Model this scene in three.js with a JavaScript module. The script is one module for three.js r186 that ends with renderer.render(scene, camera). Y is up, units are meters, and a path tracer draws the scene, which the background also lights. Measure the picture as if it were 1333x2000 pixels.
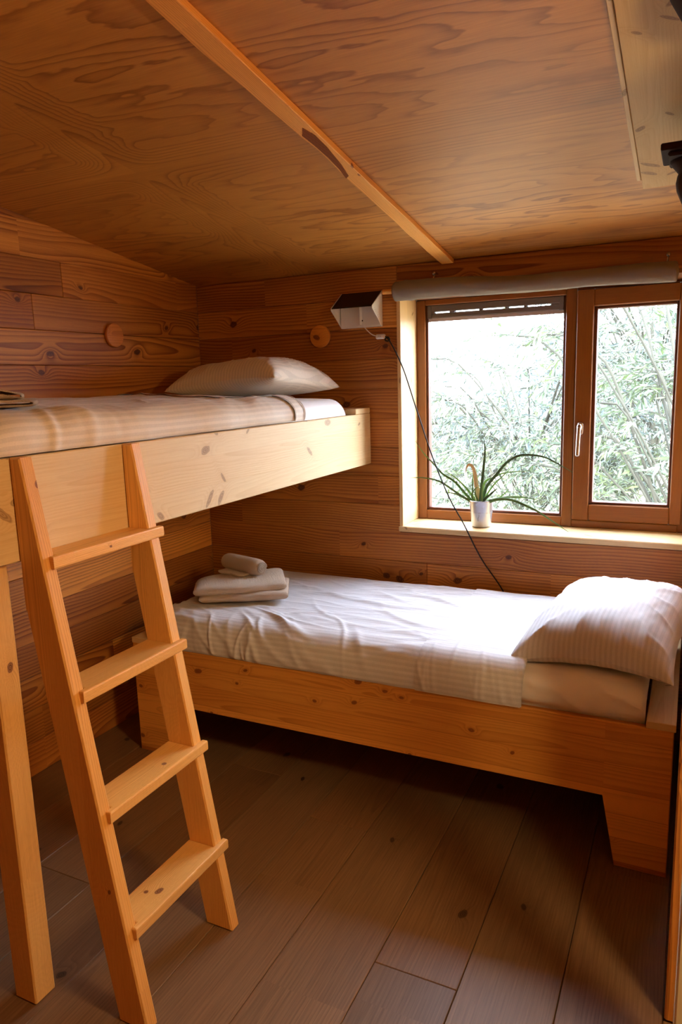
import * as THREE from 'three';
import { mergeGeometries } from 'three/addons/utils/BufferGeometryUtils.js';

// ---------------------------------------------------------------- camera, sky, sun, exposure
const scene = new THREE.Scene();
const camera = new THREE.PerspectiveCamera(2 * Math.atan(1000 / 1409.63) * 180 / Math.PI, 1333 / 2000, 0.02, 200);
camera.position.set(2.3643, 1.5523, 3.1849);
camera.rotation.set(-0.1773, 0.4564, -0.0299, 'YXZ');
const renderer = new THREE.WebGLRenderer({ antialias: true });
renderer.toneMapping = THREE.LinearToneMapping;
renderer.toneMappingExposure = 1.25;
renderer.shadowMap.enabled = true;
scene.background = new THREE.Color().setRGB(15, 17, 20.5);          // bright hazy daylight
const sun = new THREE.DirectionalLight(new THREE.Color(1, 0.94, 0.82), 9);
sun.position.set(5, 8, 4.2); sun.target.position.set(1.5, 0.5, -4);
sun.castShadow = true; sun.shadow.mapSize.set(2048, 2048);
Object.assign(sun.shadow.camera, { left: -9, right: 9, top: 9, bottom: -9, near: 0.5, far: 30 });
scene.add(sun, sun.target);
const FILL_LAMP = 5;                                                          // candela of the unseen warm fill lamp added in the nook

// ---------------------------------------------------------------- helpers
let seed = 7;
function rng(s) { let a = s >>> 0; return () => { a = (a + 0x6D2B79F5) | 0; let t = Math.imul(a ^ (a >>> 15), 1 | a); t = (t + Math.imul(t ^ (t >>> 7), 61 | t)) ^ t; return ((t ^ (t >>> 14)) >>> 0) / 4294967296; }; }
const rand = rng(11);
const rr = (a, b) => a + (b - a) * rand();
function h2(x, y, s) { let h = Math.imul(x, 374761393) ^ Math.imul(y, 668265263) ^ Math.imul(s, 2246822519); h = Math.imul(h ^ (h >>> 13), 1274126177); return ((h ^ (h >>> 16)) >>> 0) / 4294967296; }
function vn(x, y, s) {                                                 // value noise 0..1
  const xi = Math.floor(x), yi = Math.floor(y); let fx = x - xi, fy = y - yi;
  fx = fx * fx * (3 - 2 * fx); fy = fy * fy * (3 - 2 * fy);
  const a = h2(xi, yi, s), b = h2(xi + 1, yi, s), c = h2(xi, yi + 1, s), d = h2(xi + 1, yi + 1, s);
  return a + (b - a) * fx + (c - a) * fy + (a - b - c + d) * fx * fy;
}
const fbm = (x, y, s) => 0.55 * vn(x, y, s) + 0.28 * vn(x * 2.1, y * 2.1, s + 1) + 0.17 * vn(x * 4.3, y * 4.3, s + 2);
const clamp = (x, a = 0, b = 1) => Math.min(b, Math.max(a, x));
const sstep = (a, b, x) => { const t = clamp((x - a) / (b - a)); return t * t * (3 - 2 * t); };
const used = {};
function numbered(name) { const n = used[name] = (used[name] ?? -1) + 1; return n ? `${name}_${String(n).padStart(3, '0')}` : name; }
function tag(o, label, category, group, kind) { o.userData.label = label; o.userData.category = category; if (group) o.userData.group = group; if (kind) o.userData.kind = kind; return o; }
function structure(name) { const g = new THREE.Group(); g.name = name; g.userData.kind = 'structure'; scene.add(g); return g; }
function thing(name, label, category, pos = [0, 0, 0], group) { const g = new THREE.Group(); g.name = numbered(name); g.position.set(...pos); scene.add(g); return tag(g, label, category, group); }
function part(name, geo, mat, parent, pos) { const m = new THREE.Mesh(geo, mat); m.name = name; m.castShadow = m.receiveShadow = true; if (pos) m.position.set(...pos); parent.add(m); return m; }

// ---- textures: value maps from a function(u in metres, v in metres) -> [r,g,b] sRGB 0..255
function texture(w, h, fn, srgb = true) {
  const data = new Uint8Array(w * h * 4);
  for (let j = 0; j < h; j++) for (let i = 0; i < w; i++) { const c = fn(i / w, j / h), k = (j * w + i) * 4; data[k] = clamp(c[0], 0, 255); data[k + 1] = clamp(c[1], 0, 255); data[k + 2] = clamp(c[2], 0, 255); data[k + 3] = 255; }
  const t = new THREE.DataTexture(data, w, h); t.wrapS = t.wrapT = THREE.RepeatWrapping; t.magFilter = THREE.LinearFilter; t.minFilter = THREE.LinearMipmapLinearFilter; t.generateMipmaps = true; if (srgb) t.colorSpace = THREE.SRGBColorSpace; t.needsUpdate = true; return t;
}
const mixc = (a, b, t) => [a[0] + (b[0] - a[0]) * t, a[1] + (b[1] - a[1]) * t, a[2] + (b[2] - a[2]) * t];
// sawn softwood: bands of boards L metres long, each band with its own pith, drift, tone and knots
function woodTexture(o) {
  const R = rng(o.seed), bands = [], n = o.bands, bw = o.W / n;
  for (let b = 0; b < n; b++) {
    const knots = [], count = Math.round(o.knots * (0.5 + R()));
    for (let k = 0; k < count; k++) knots.push({ u: R() * o.L, v: (0.15 + 0.7 * R()) * bw, r: o.knotSize * (0.45 + 0.8 * R()), e: 1 + R() * (o.knotLong ?? 0.8), ph: R() * 6, sl: (R() - 0.5) * 1.6 * (o.knotSlant ?? 0.3) });
    bands.push({ vc: (R() * 1.6 - 0.3) * bw, h: o.depth * (0.4 + R()), tone: (R() - 0.5) * o.tone, s: Math.floor(R() * 9999), knots, hue: R() - 0.5 });
  }
  return texture(o.px, Math.round(o.px * o.W / o.L), (fu, fv) => {
    const u = fu * o.L, b = Math.min(n - 1, Math.floor(fv * n)), B = bands[b], v = fv * o.W - b * bw;
    const edge = sstep(0, 0.12, fu) * sstep(1, 0.88, fu);               // quiet the drift where the texture wraps
    let y = v - B.vc + edge * (fbm(u * 0.9, b * 7, B.s) - 0.5) * o.drift;
    y += edge * (fbm(u * 2.2, v * 9, B.s + 5) - 0.5) * o.wobble;
    const hh = B.h * (0.35 + 1.3 * vn(u * 0.7 + 3, b, B.s + 9));
    let d = Math.sqrt(y * y + hh * hh) * o.freq, dark = 0, kn = 0;
    for (const k of B.knots) {
      let du = u - k.u; if (du > o.L / 2) du -= o.L; if (du < -o.L / 2) du += o.L;
      const dv = v - k.v + du * k.sl, g = Math.exp(-((du / (k.r * 3.6)) ** 2) - (dv / (k.r * 2.1)) ** 2);
      d += g * 2.6 * o.knotWarp;
      const r = Math.hypot(du / k.e, dv) / k.r + (vn(du * 90 + k.ph, dv * 90, 3) - 0.5) * 0.25;
      kn = Math.max(kn, sstep(1.1, 0.75, r) * (0.72 + 0.28 * Math.sin(r * 16)));
      dark += g * 0.22;
    }
    const f = d - Math.floor(d), ring = Math.pow(f, o.sharp) * sstep(1, 0.93, f);
    const fib = vn(u * 14, v * 900, B.s + 3) - 0.5, pore = vn(u * 60, v * 1500, B.s + 4);
    let t = ring * o.contrast * (0.55 + 0.9 * vn(u * 1.1, v * 7, B.s + 6)) + dark * o.knots * 0.12 + fib * o.fibre + (pore > 0.83 ? 0.06 : 0) + B.tone + (fbm(u * 1.3, v * 5, B.s + 8) - 0.5) * o.blotch;
    let c = mixc(o.light, o.darkc, clamp(t, -0.3, 1.1));
    c = mixc(c, o.knotc, kn * o.knotDark);
    if (o.seam) { const e = Math.min(v, bw - v); c = mixc(c, o.darkc, sstep(0.0016, 0.0004, e) * o.seam); }
    return [c[0] + B.hue * 10, c[1] + B.hue * 2, c[2] - B.hue * 4];
  });
}
const TEX = {};
const wallO = { seed: 21, L: 2.56, W: 1.28, px: 2048, bands: 9, knots: 2.6, knotSize: 0.014, depth: 0.05, freq: 80, drift: 0.09, wobble: 0.022, sharp: 2.2, contrast: 0.68, fibre: 0.22, blotch: 0.5, tone: 0.35, knotWarp: 1, knotDark: 0.9, light: [204, 139, 60], darkc: [112, 53, 14], knotc: [58, 22, 9] };
TEX.wall = woodTexture(wallO);
TEX.bed = woodTexture({ ...wallO, seed: 5, L: 2.2, W: 0.66, bands: 8, knots: 4.5, knotSize: 0.0105, knotLong: 0.7, freq: 120, contrast: 0.34, tone: 0.95, blotch: 0.3, drift: 0.05, px: 2048, light: [226, 160, 74], darkc: [162, 92, 30], knotc: [100, 42, 14], seam: 0.5 });
TEX.pale = woodTexture({ ...wallO, seed: 14, L: 2.2, W: 0.66, bands: 7, knots: 5, knotSize: 0.012, knotLong: 1.2, knotSlant: 1.4, freq: 150, contrast: 0.22, tone: 0.1, blotch: 0.16, drift: 0.04, px: 2048, light: [230, 198, 144], darkc: [194, 146, 88], knotc: [134, 96, 60], knotDark: 0.75, seam: 0.12 });
TEX.ladder = woodTexture({ ...wallO, seed: 33, L: 2.0, W: 0.5, bands: 4, knots: 3, knotSize: 0.008, freq: 260, contrast: 0.42, tone: 0.14, blotch: 0.3, drift: 0.05, px: 2048, depth: 0.03, light: [240, 186, 104], darkc: [184, 116, 48], knotc: [86, 38, 18] });
TEX.frame = woodTexture({ ...wallO, seed: 41, L: 1.6, W: 0.4, bands: 4, knots: 0, freq: 230, contrast: 0.35, tone: 0.15, blotch: 0.2, drift: 0.03, wobble: 0.008, px: 1024, light: [184, 120, 52], darkc: [122, 68, 24], knotc: [80, 40, 20] });
TEX.floor = woodTexture({ ...wallO, seed: 52, L: 2.4, W: 1.2, bands: 5, knots: 2.2, knotSize: 0.012, freq: 110, contrast: 0.3, tone: 0.2, blotch: 0.45, fibre: 0.5, drift: 0.08, px: 2048, light: [132, 101, 70], darkc: [82, 58, 36], knotc: [36, 22, 14] });
TEX.ply = texture(2048, 2048, (fu, fv) => {                             // rotary-cut plywood: wide flame figure
  const u = fu * 2.6, v = fv * 2.6, e = sstep(0, 0.06, fu) * sstep(1, 0.94, fu) * sstep(0, 0.06, fv) * sstep(1, 0.94, fv);
  const w = e * (fbm(u * 0.7, v * 4.2, 71) * 5.2 + fbm(u * 2.4, v * 11, 75) * 1.0 + fbm(u * 9, v * 30, 79) * 0.3) + v * 3;
  const f = w * 2.1 - Math.floor(w * 2.1), line = Math.pow(f, 4) * sstep(1, 0.9, f);
  const broad = fbm(u * 0.8, v * 3.2, 83), fib = vn(u * 22, v * 520, 87) - 0.5;
  const t = line * (0.25 + 0.75 * vn(u * 1.5, v * 4, 91)) * 1.0 + (broad - 0.5) * 0.7 + 0.15 + fib * 0.18;
  return mixc([204, 142, 64], [128, 72, 22], clamp(t, -0.1, 1.1));
});
const pal = (map, color, rough = 0.55, extra = {}) => new THREE.MeshStandardMaterial({ map, color, roughness: rough, ...extra });
const variants = (map, tones, rough, extra) => tones.map((t) => pal(map, new THREE.Color().setRGB(...t), rough, extra));
const M = {
  wall: variants(TEX.wall, [[1, 1, 1], [0.86, 0.82, 0.78], [1.1, 1.1, 1.12], [0.68, 0.6, 0.54], [0.94, 0.9, 0.92], [0.78, 0.7, 0.64]], 0.55),
  bed: pal(TEX.bed, 0xffffff, 0.5), pale: pal(TEX.pale, 0xffffff, 0.55), ladder: variants(TEX.ladder, [[1, 1, 1], [0.95, 0.92, 0.88], [1.05, 1.03, 1]], 0.45),
  frame: pal(TEX.frame, 0xc6b8a6, 0.38), frameDark: pal(TEX.frame, 0x8a6a55, 0.5), floor: variants(TEX.floor, [[1, 1, 1], [0.9, 0.9, 0.9], [1.08, 1.06, 1.04], [0.82, 0.8, 0.78]], 0.42),
  ply: pal(TEX.ply, 0xffffff, 0.5), batten: pal(TEX.ladder, 0xffeecf, 0.6), jamb: pal(TEX.pale, 0xffffff, 0.5),
  whiteMetal: new THREE.MeshStandardMaterial({ color: 0xe9e2d8, roughness: 0.45 }),
  black: new THREE.MeshStandardMaterial({ color: 0x0c0a0a, roughness: 0.35 }),
  cord: new THREE.MeshStandardMaterial({ color: 0x10130f, roughness: 0.6 }),
  chrome: new THREE.MeshStandardMaterial({ color: 0xb8b8c0, metalness: 1, roughness: 0.22 }),
  darkWood: new THREE.MeshStandardMaterial({ color: 0x2c0d08, roughness: 0.9 }),
  cream: new THREE.MeshStandardMaterial({ color: 0xe6dcb8, roughness: 0.6 }),
  grille: new THREE.MeshStandardMaterial({ color: 0x6d6560, roughness: 0.5, metalness: 0.2 }),
  glass: new THREE.MeshPhysicalMaterial({ color: 0xffffff, transmission: 1, thickness: 0, roughness: 0, ior: 1.5 }),
};

// ---- boards
// chamfered box centred at the origin, 44 triangles
function chamferBox(sx, sy, sz, c) {
  const h = [sx / 2, sy / 2, sz / 2]; c = Math.min(c, ...h.map((x) => x * 0.9));
  const pos = [], P = (s, ax) => s.map((q, i) => q * (i === ax ? h[i] : h[i] - c));
  const tri = (a, b, d) => { const n = new THREE.Vector3().subVectors(new THREE.Vector3(...b), new THREE.Vector3(...a)).cross(new THREE.Vector3().subVectors(new THREE.Vector3(...d), new THREE.Vector3(...a))); const m = a.map((x, i) => x + b[i] + d[i]); if (n.dot(new THREE.Vector3(...m)) < 0) [b, d] = [d, b]; pos.push(...a, ...b, ...d); };
  const quad = (a, b, d, e) => { tri(a, b, d); tri(a, d, e); };
  for (let ax = 0; ax < 3; ax++) { const i = (ax + 1) % 3, j = (ax + 2) % 3; for (const s of [-1, 1]) { const q = (p, r) => { const v = [0, 0, 0]; v[ax] = s; v[i] = p; v[j] = r; return P(v, ax); }; quad(q(-1, -1), q(1, -1), q(1, 1), q(-1, 1)); } }
  for (let ax = 0; ax < 3; ax++) { const i = (ax + 1) % 3, j = (ax + 2) % 3; for (const a of [-1, 1]) for (const b of [-1, 1]) { const q = (t, face) => { const v = [0, 0, 0]; v[ax] = t; v[i] = a; v[j] = b; return P(v, face); }; quad(q(-1, i), q(1, i), q(1, j), q(-1, j)); } }
  for (const a of [-1, 1]) for (const b of [-1, 1]) for (const d of [-1, 1]) tri(P([a, b, d], 0), P([a, b, d], 1), P([a, b, d], 2));
  const g = new THREE.BufferGeometry(); g.setAttribute('position', new THREE.Float32BufferAttribute(pos, 3)); g.computeVertexNormals(); return g;
}
// uv in metres of a texture L x W: grain axis along u; v0 picks the band
function grainUV(g0, axis, L, W, u0 = 0, v0 = 0) {
  const g = g0.index ? g0.toNonIndexed() : g0, p = g.attributes.position, uv = new Float32Array(p.count * 2), A = new THREE.Vector3(), B = new THREE.Vector3(), C = new THREE.Vector3();
  for (let t = 0; t < p.count; t += 3) {
    A.fromBufferAttribute(p, t); B.fromBufferAttribute(p, t + 1); C.fromBufferAttribute(p, t + 2);
    const n = B.clone().sub(A).cross(C.clone().sub(A)), an = [Math.abs(n.x), Math.abs(n.y), Math.abs(n.z)];
    const dom = an.indexOf(Math.max(...an)), o = [0, 1, 2].filter((k) => k !== axis);
    let cu = axis, cv = o[0] === dom ? o[1] : o[0]; if (dom === axis) { cu = o[0]; cv = o[1]; }
    [A, B, C].forEach((q, k) => { const a = q.toArray(); uv[(t + k) * 2] = a[cu] * (dom === axis ? 0.15 : 1) / L + u0; uv[(t + k) * 2 + 1] = a[cv] / W + v0; });
  }
  g.setAttribute('uv', new THREE.BufferAttribute(uv, 2)); return g;
}
const TS = { wall: [2.56, 1.28, 9], bed: [2.2, 0.66, 8], pale: [2.2, 0.66, 7], ladder: [2, 0.5, 4], frame: [1.6, 0.4, 4], floor: [2.4, 1.2, 5], ply: [2.6, 2.6, 1] };
// a board between two corners; grain axis 0/1/2; texture kind k
function board(a, b, axis, k, c = 0.002, band) {
  const s = b.map((q, i) => q - a[i]), [L, W, n] = TS[k], bi = band ?? Math.floor(rand() * n);
  return { geo: grainUV(chamferBox(...s, c), axis, L, W, rand(), (bi + 0.5) / n), pos: b.map((q, i) => (q + a[i]) / 2) };
}
function addBoard(name, parent, a, b, axis, k, mat, c, band) { const { geo, pos } = board(a, b, axis, k, c, band); return part(name, geo, mat, parent, pos); }
function extrudeBoard(pts, depth, axis, k, bevel = 0.002, band = 0.5) {
  const sh = new THREE.Shape(pts.map((p) => new THREE.Vector2(...p)));
  const g = new THREE.ExtrudeGeometry(sh, { depth: depth - 2 * bevel, bevelEnabled: bevel > 0, bevelThickness: bevel, bevelSize: bevel, bevelOffset: -bevel, bevelSegments: 1 }); g.translate(0, 0, bevel);
  const [L, W] = TS[k]; return grainUV(g, axis, L, W, rand(), band);
}
function tube(points, r, seg = 40, rad = 8, closed = false) { return new THREE.TubeGeometry(new THREE.CatmullRomCurve3(points.map((p) => new THREE.Vector3(...p))), seg, r, rad, closed); }
// ---------------------------------------------------------------- room shell
const XR = 2.42, ZB = 4.4, XN = 3.3, CY = (z) => 2.068 + 0.1436 * z;     // right wall, rear wall, nook behind the camera, ceiling height
const P0 = 0.138, T = 0.02;

{ // floor: oak planks along z
  const f = structure('floor');
  addBoard('subfloor', f, [-0.1, -0.08, -0.25], [XN + 0.1, -0.0185, ZB + 0.1], 0, 'floor', M.floor[3], 0);
  const seams = [-0.02, 0.235, 0.47, 0.705, 0.94, 1.175, 1.405, 1.657, 1.888, 2.13, 2.37, 2.61, 2.85, 3.09, 3.3];
  const cuts = { 7: [1.62], 3: [0.9, 2.9], 4: [2.4], 5: [1.1, 3.2], 6: [2.85], 8: [2.6], 9: [1.9], 2: [1.7] };
  for (let i = 0; i + 1 < seams.length; i++) {
    const zs = [i > 9 ? 1.5 : 0, ...(cuts[i] ?? []), ZB].filter((z, k, a) => k === 0 || z > a[0]);
    for (let j = 0; j + 1 < zs.length; j++) addBoard('plank', f, [seams[i] + 0.0008, -0.018, zs[j] + 0.0006], [seams[i + 1] - 0.0008, 0, zs[j + 1] - 0.0006], 2, 'floor', M.floor[Math.floor(rand() * 4)], 0.0016);
  }
}
{ // left wall: horizontal planks, x = 0
  const w = structure('wall_left');
  const outer = [[-0.25, -0.1], [ZB + 0.1, -0.1], [ZB + 0.1, CY(ZB + 0.1) + 0.02], [-0.25, CY(-0.25) + 0.02]];
  const g = extrudeBoard(outer, 0.1, 0, 'wall', 0); g.rotateY(-Math.PI / 2); part('wall_core', g, M.wall[3], w, [-T - 0.001, 0, 0]);
  const cuts = { 14: [0.905], 13: [1.068], 12: [1.9], 11: [2.3], 10: [1.6], 5: [1.25], 4: [2.0], 3: [1.5], 2: [0.8], 1: [1.7] };
  const tone = { '14,1': 3, '13,1': 5, '14,0': 4, '13,0': 0, '12,0': 0, '11,0': 4, '7,0': 0, '6,0': 2, '5,0': 2, '5,1': 0, '4,0': 5, '4,1': 4, '3,0': 3, '2,0': 0, '1,0': 3, '0,0': 2 };
  for (let k = 0; k < 20; k++) {
    const y0 = k * P0, y1 = Math.min((k + 1) * P0, CY(ZB)); if (y0 >= CY(ZB)) break;
    const zs = [0, ...(cuts[k] ?? []), ZB];
    for (let j = 0; j + 1 < zs.length; j++) {
      const za = Math.max(zs[j], (y0 - 2.068) / 0.1436) + 0.0006, zb = zs[j + 1] - 0.0006; if (za >= zb) continue;
      const m = M.wall[tone[`${k},${j}`] ?? Math.floor(rand() * 5)];
      if (y1 <= CY(za)) addBoard('plank', w, [-T, y0 + 0.0007, za], [0, y1 - 0.0007, zb], 2, 'wall', m, 0.0018);
      else { // cut to the slope of the ceiling
        const zt = Math.min(zb, (y1 - 2.068) / 0.1436), pts = [[za, y0], [zb, y0]]; if (zt < zb) pts.push([zb, y1], [zt, y1]); else pts.push([zb, CY(zb)]);
        if (CY(za) > y0 + 0.002) pts.push([za, CY(za)]);
        const q = extrudeBoard(pts, T, 0, 'wall', 0.0015, (Math.floor(rand() * 9) + 0.5) / 9); q.rotateY(-Math.PI / 2); part('plank', q, m, w);
      }
    }
  }
}
const WX0 = 1.117, WX1 = 2.37, WY0 = 0.838, WY1 = 1.945, WZ = -0.21;
{ // window wall: z = 0
  const w = structure('wall_back');
  const core = (a, b) => addBoard('wall_core', w, a, b, 0, 'wall', M.wall[3], 0);
  core([0, -0.1, -0.29], [WX0, 2.1, -T]); core([WX1, -0.1, -0.29], [XR + 0.15, 2.1, -T]); core([WX0, -0.1, -0.29], [WX1, WY0, -T]); core([WX0, WY1, -0.29], [WX1, 2.1, -T]);
  const tone = [3, 1, 0, 1, 3, 4, 0, 5, 1, 0, 5, 1, 5, 1, 4];
  for (let k = 0; k < 15; k++) {
    const y0 = k * P0, y1 = Math.min((k + 1) * P0, 2.066), m = M.wall[tone[k]];
    const xs = k < 6 ? [[0, k % 2 ? 1.79 : 1.25], [k % 2 ? 1.79 : 1.25, XR]] : k === 14 ? [[0, WX0], [WX0, XR]] : [[0, WX0]];
    if (k === 5) { xs[0] = [0, XR]; xs.length = 1; }
    xs.forEach(([a, b], j) => addBoard('plank', w, [a + 0.0005, (k === 14 && j ? WY1 : y0) + 0.0007, -T], [b - 0.0005, y1 - 0.0007 + (k === 5 ? 0.008 : 0), 0], 0, 'wall', j ? M.wall[(tone[k] + 1) % 6] : m, 0.0018));
    if (k >= 6 && k < 14) addBoard('plank', w, [WX1, y0 + 0.0007, -T], [XR, y1 - 0.0007, 0], 0, 'wall', m, 0.0018);
  }
}
{ // right wall beside the bed; past it the room opens into a nook; rear wall behind the camera
  const w = structure('wall_right'), ZR = 1.5;
  const sl = (pts, d, x, p = w) => { const g = extrudeBoard(pts, d, 0, 'wall', 0); g.rotateY(-Math.PI / 2); part('wall_panel', g, M.wall[0], p, [x + d, 0, 0]); };
  sl([[-0.02, -0.1], [ZR, -0.1], [ZR, CY(ZR) + 0.02], [-0.02, CY(0) + 0.02]], 0.1, XR);
  addBoard('wall_panel', w, [XR + 0.1, -0.1, ZR - 0.1], [XN, CY(ZR), ZR], 0, 'wall', M.wall[1], 0);
  const n = structure('wall_nook');
  sl([[ZR - 0.1, -0.1], [ZB + 0.1, -0.1], [ZB + 0.1, CY(ZB + 0.1) + 0.02], [ZR - 0.1, CY(ZR) + 0.02]], 0.1, XN, n);
  const r = structure('wall_rear');
  addBoard('wall_panel', r, [-0.02, -0.1, ZB], [XN, CY(ZB) + 0.02, ZB + 0.1], 0, 'wall', M.wall[0], 0);
}
{ // plywood ceiling, falling towards the window wall
  const c = structure('ceiling'), a = Math.atan(0.1436), len = (z) => z / Math.cos(a);
  const sheet = (name, x0, x1, z0, z1, dy, th, k, mat, axis, parent = c) => { const g = grainUV(chamferBox(x1 - x0, th, len(z1 - z0), 0.0015), axis, TS[k][0], TS[k][1], rand(), k === 'ply' ? rand() : (Math.floor(rand() * TS[k][2]) + 0.5) / TS[k][2]); const m = part(name, g, mat, parent, [(x0 + x1) / 2, CY((z0 + z1) / 2) + dy / Math.cos(a), (z0 + z1) / 2]); m.rotation.x = -a; return m; };
  sheet('plywood_sheet', -0.02, 1.355, -0.02, ZB + 0.05, 0.009, 0.018, 'ply', M.ply, 0);
  sheet('plywood_sheet', 1.357, XN + 0.05, -0.02, ZB + 0.05, 0.009, 0.018, 'ply', M.ply, 0);
  sheet('roof_core', -0.12, XN + 0.12, -0.29, ZB + 0.12, 0.07, 0.1, 'wall', M.wall[3], 0);
  // cover batten over the joint, one edge left waney
  const pts = [], n = 48, R = rng(5); let e = 0;
  for (let i = 0; i <= n; i++) { const z = 0.008 + (ZB - 0.03) * i / n; pts.push([1.388 + 0.001 * Math.sin(z * 5), z]); }
  for (let i = n; i >= 0; i--) { const z = 0.008 + (ZB - 0.03) * i / n; e = 0.6 * e + (R() - 0.5) * 0.006; pts.push([1.331 + e + (z > 0.99 && z < 1.31 ? 0.012 * Math.sin((z - 0.99) / 0.32 * Math.PI) : 0) - 0.006 * (z > 1.6 ? 1 : 0), z]); }
  const g = extrudeBoard(pts, 0.02, 1, 'ladder', 0.002, 0.4); g.rotateX(Math.PI / 2); const st = structure('trim_1');
  const m = part('batten', g, M.batten, st, [0, CY(0), 0]); m.rotation.x = -a; m.scale.z = 1;
  const bark = extrudeBoard([[1.334, 0.985], [1.35, 1.0], [1.364, 1.08], [1.376, 1.2], [1.378, 1.28], [1.366, 1.33], [1.35, 1.3], [1.343, 1.29], [1.347, 1.22], [1.348, 1.14], [1.344, 1.06]], 0.003, 1, 'wall', 0.0006); bark.rotateX(Math.PI / 2); bark.translate(0, -0.0185, 0);
  const bk = part('bark_patch', bark, pal(TEX.ladder, 0x8a6038, 0.9), st, [0, CY(0), 0]); bk.rotation.x = -a; bk.userData.label = 'dark bark left on the waney edge';
  const t2 = structure('trim_2');
  sheet('batten', 2.18, XR - 0.002, 0.55, 2.6, -0.008, 0.014, 'pale', pal(TEX.pale, 0xf0e6d0, 0.6), 2, t2);
  sheet('batten_strip', 2.165, 2.177, 0.6, 2.6, -0.004, 0.007, 'pale', M.pale, 2, t2);
}
// ---------------------------------------------------------------- window
{
  const t = structure('trim_3');                                         // reveal lining and sill
  addBoard('jamb', t, [WX0 - 0.002, 0.866, WZ - 0.07], [WX0 + 0.016, WY1, 0.004], 1, 'pale', M.jamb, 0.002);
  addBoard('jamb', t, [WX1 - 0.016, 0.866, WZ - 0.07], [WX1, WY1, 0.004], 1, 'pale', M.jamb, 0.002);
  addBoard('head_lining', t, [WX0 + 0.017, WY1 - 0.016, WZ - 0.07], [WX1 - 0.017, WY1, 0.002], 0, 'frame', M.frame, 0.002);
  addBoard('sill', t, [WX0 - 0.004, WY0 + 0.001, WZ - 0.07], [XR, 0.8655, 0.014], 0, 'pale', M.jamb, 0.004);
  addBoard('sill_trim', t, [WX0 + 0.002, WY0 - 0.004, 0.0005], [XR, WY0 + 0.0005, 0.01], 0, 'frame', M.frame, 0.002);
  const w = structure('window_1'), z0 = -0.275, z1 = WZ;
  const fr = (n, a, b, ax, m = M.frame, c = 0.003) => addBoard(n, w, a, b, ax, 'frame', m, c);
  fr('frame_stile', [1.134, 0.866, z0], [1.178, 1.928, z1], 1); fr('frame_stile', [1.832, 0.866, z0], [1.878, 1.928, z1], 1); fr('frame_stile', [2.322, 0.866, z0], [2.353, 1.928, z1], 1);
  fr('frame_rail', [1.178, 0.866, z0], [1.832, 0.912, z1], 0); fr('frame_rail', [1.178, 1.902, z0], [1.832, 1.928, z1], 0);
  fr('frame_rail', [1.878, 0.866, z0], [2.322, 0.9, z1], 0); fr('frame_rail', [1.878, 1.92, z0], [2.322, 1.928, z1], 0);
  for (const [a, b, ax] of [[[1.178, 0.912, z0 + 0.01], [1.189, 1.902, z1 - 0.012], 1], [[1.821, 0.912, z0 + 0.01], [1.832, 1.902, z1 - 0.012], 1], [[1.189, 0.912, z0 + 0.01], [1.821, 0.924, z1 - 0.012], 0], [[1.189, 1.892, z0 + 0.01], [1.821, 1.902, z1 - 0.012], 0]]) fr('glazing_bead', a, b, ax, M.frameDark, 0.002);
  part('pane', new THREE.PlaneGeometry(0.64, 0.976), M.glass, w, [1.505, 1.408, z0 + 0.03]);
  // opening sash on the right
  const s = new THREE.Group(); s.name = 'sash'; w.add(s);
  const sa = (n, a, b, ax, m = M.frame, c = 0.004) => addBoard(n, s, a, b, ax, 'frame', m, c), y0 = 0.902, y1 = 1.918, sx0 = 1.88, sx1 = 2.335, sz0 = -0.26, sz1 = -0.198;
  sa('stile', [sx0, y0, sz0], [1.952, y1, sz1], 1); sa('stile', [2.287, y0, sz0], [sx1, y1, sz1], 1);
  sa('rail', [1.952, y0, sz0], [2.287, 0.976, sz1], 0); sa('rail', [1.952, 1.845, sz0], [2.287, y1, sz1], 0);
  for (const [a, b, ax] of [[[1.952, 0.976, sz0], [1.966, 1.845, sz1 - 0.014], 1], [[2.277, 0.976, sz0], [2.287, 1.845, sz1 - 0.014], 1], [[1.966, 0.976, sz0], [2.277, 0.987, sz1 - 0.014], 0], [[1.966, 1.834, sz0], [2.277, 1.845, sz1 - 0.014], 0]]) sa('glazing_bead', a, b, ax, M.frameDark, 0.002);
  part('pane', new THREE.PlaneGeometry(0.322, 0.87), M.glass, s, [2.121, 1.41, sz0 + 0.025]);
  // lever handle
  const rose = new THREE.CapsuleGeometry(0.0135, 0.034, 6, 16); rose.scale(1, 1, 0.6); rose.translate(1.909, 1.318, sz1 + 0.004);
  const neck = new THREE.CylinderGeometry(0.008, 0.009, 0.034, 14); neck.rotateX(Math.PI / 2); neck.translate(1.909, 1.322, sz1 + 0.022);
  const lever = tube([[1.909, 1.326, sz1 + 0.036], [1.9085, 1.322, sz1 + 0.043], [1.908, 1.3, sz1 + 0.045], [1.906, 1.255, sz1 + 0.044], [1.9045, 1.205, sz1 + 0.043]], 0.0088, 30, 12);
  const knob = new THREE.SphereGeometry(0.0115, 16, 12); knob.scale(1, 1.5, 1); knob.translate(1.909, 1.326, sz1 + 0.038);
  const tip = new THREE.SphereGeometry(0.0088, 12, 8); tip.translate(1.9045, 1.205, sz1 + 0.043);
  const hg = mergeGeometries([rose, neck, lever, knob, tip].map((g) => g.toNonIndexed()));
  part('handle', hg, M.chrome, s).userData.label = 'chrome lever handle';
  // slotted ventilator along the top of the fixed pane
  const v = new THREE.Group(); v.name = 'ventilator'; v.userData.label = 'grey slotted ventilator strip'; w.add(v);
  const vz0 = z0 + 0.034, vz1 = z1 - 0.004, va = 1.19, vb = 1.82;
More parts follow.
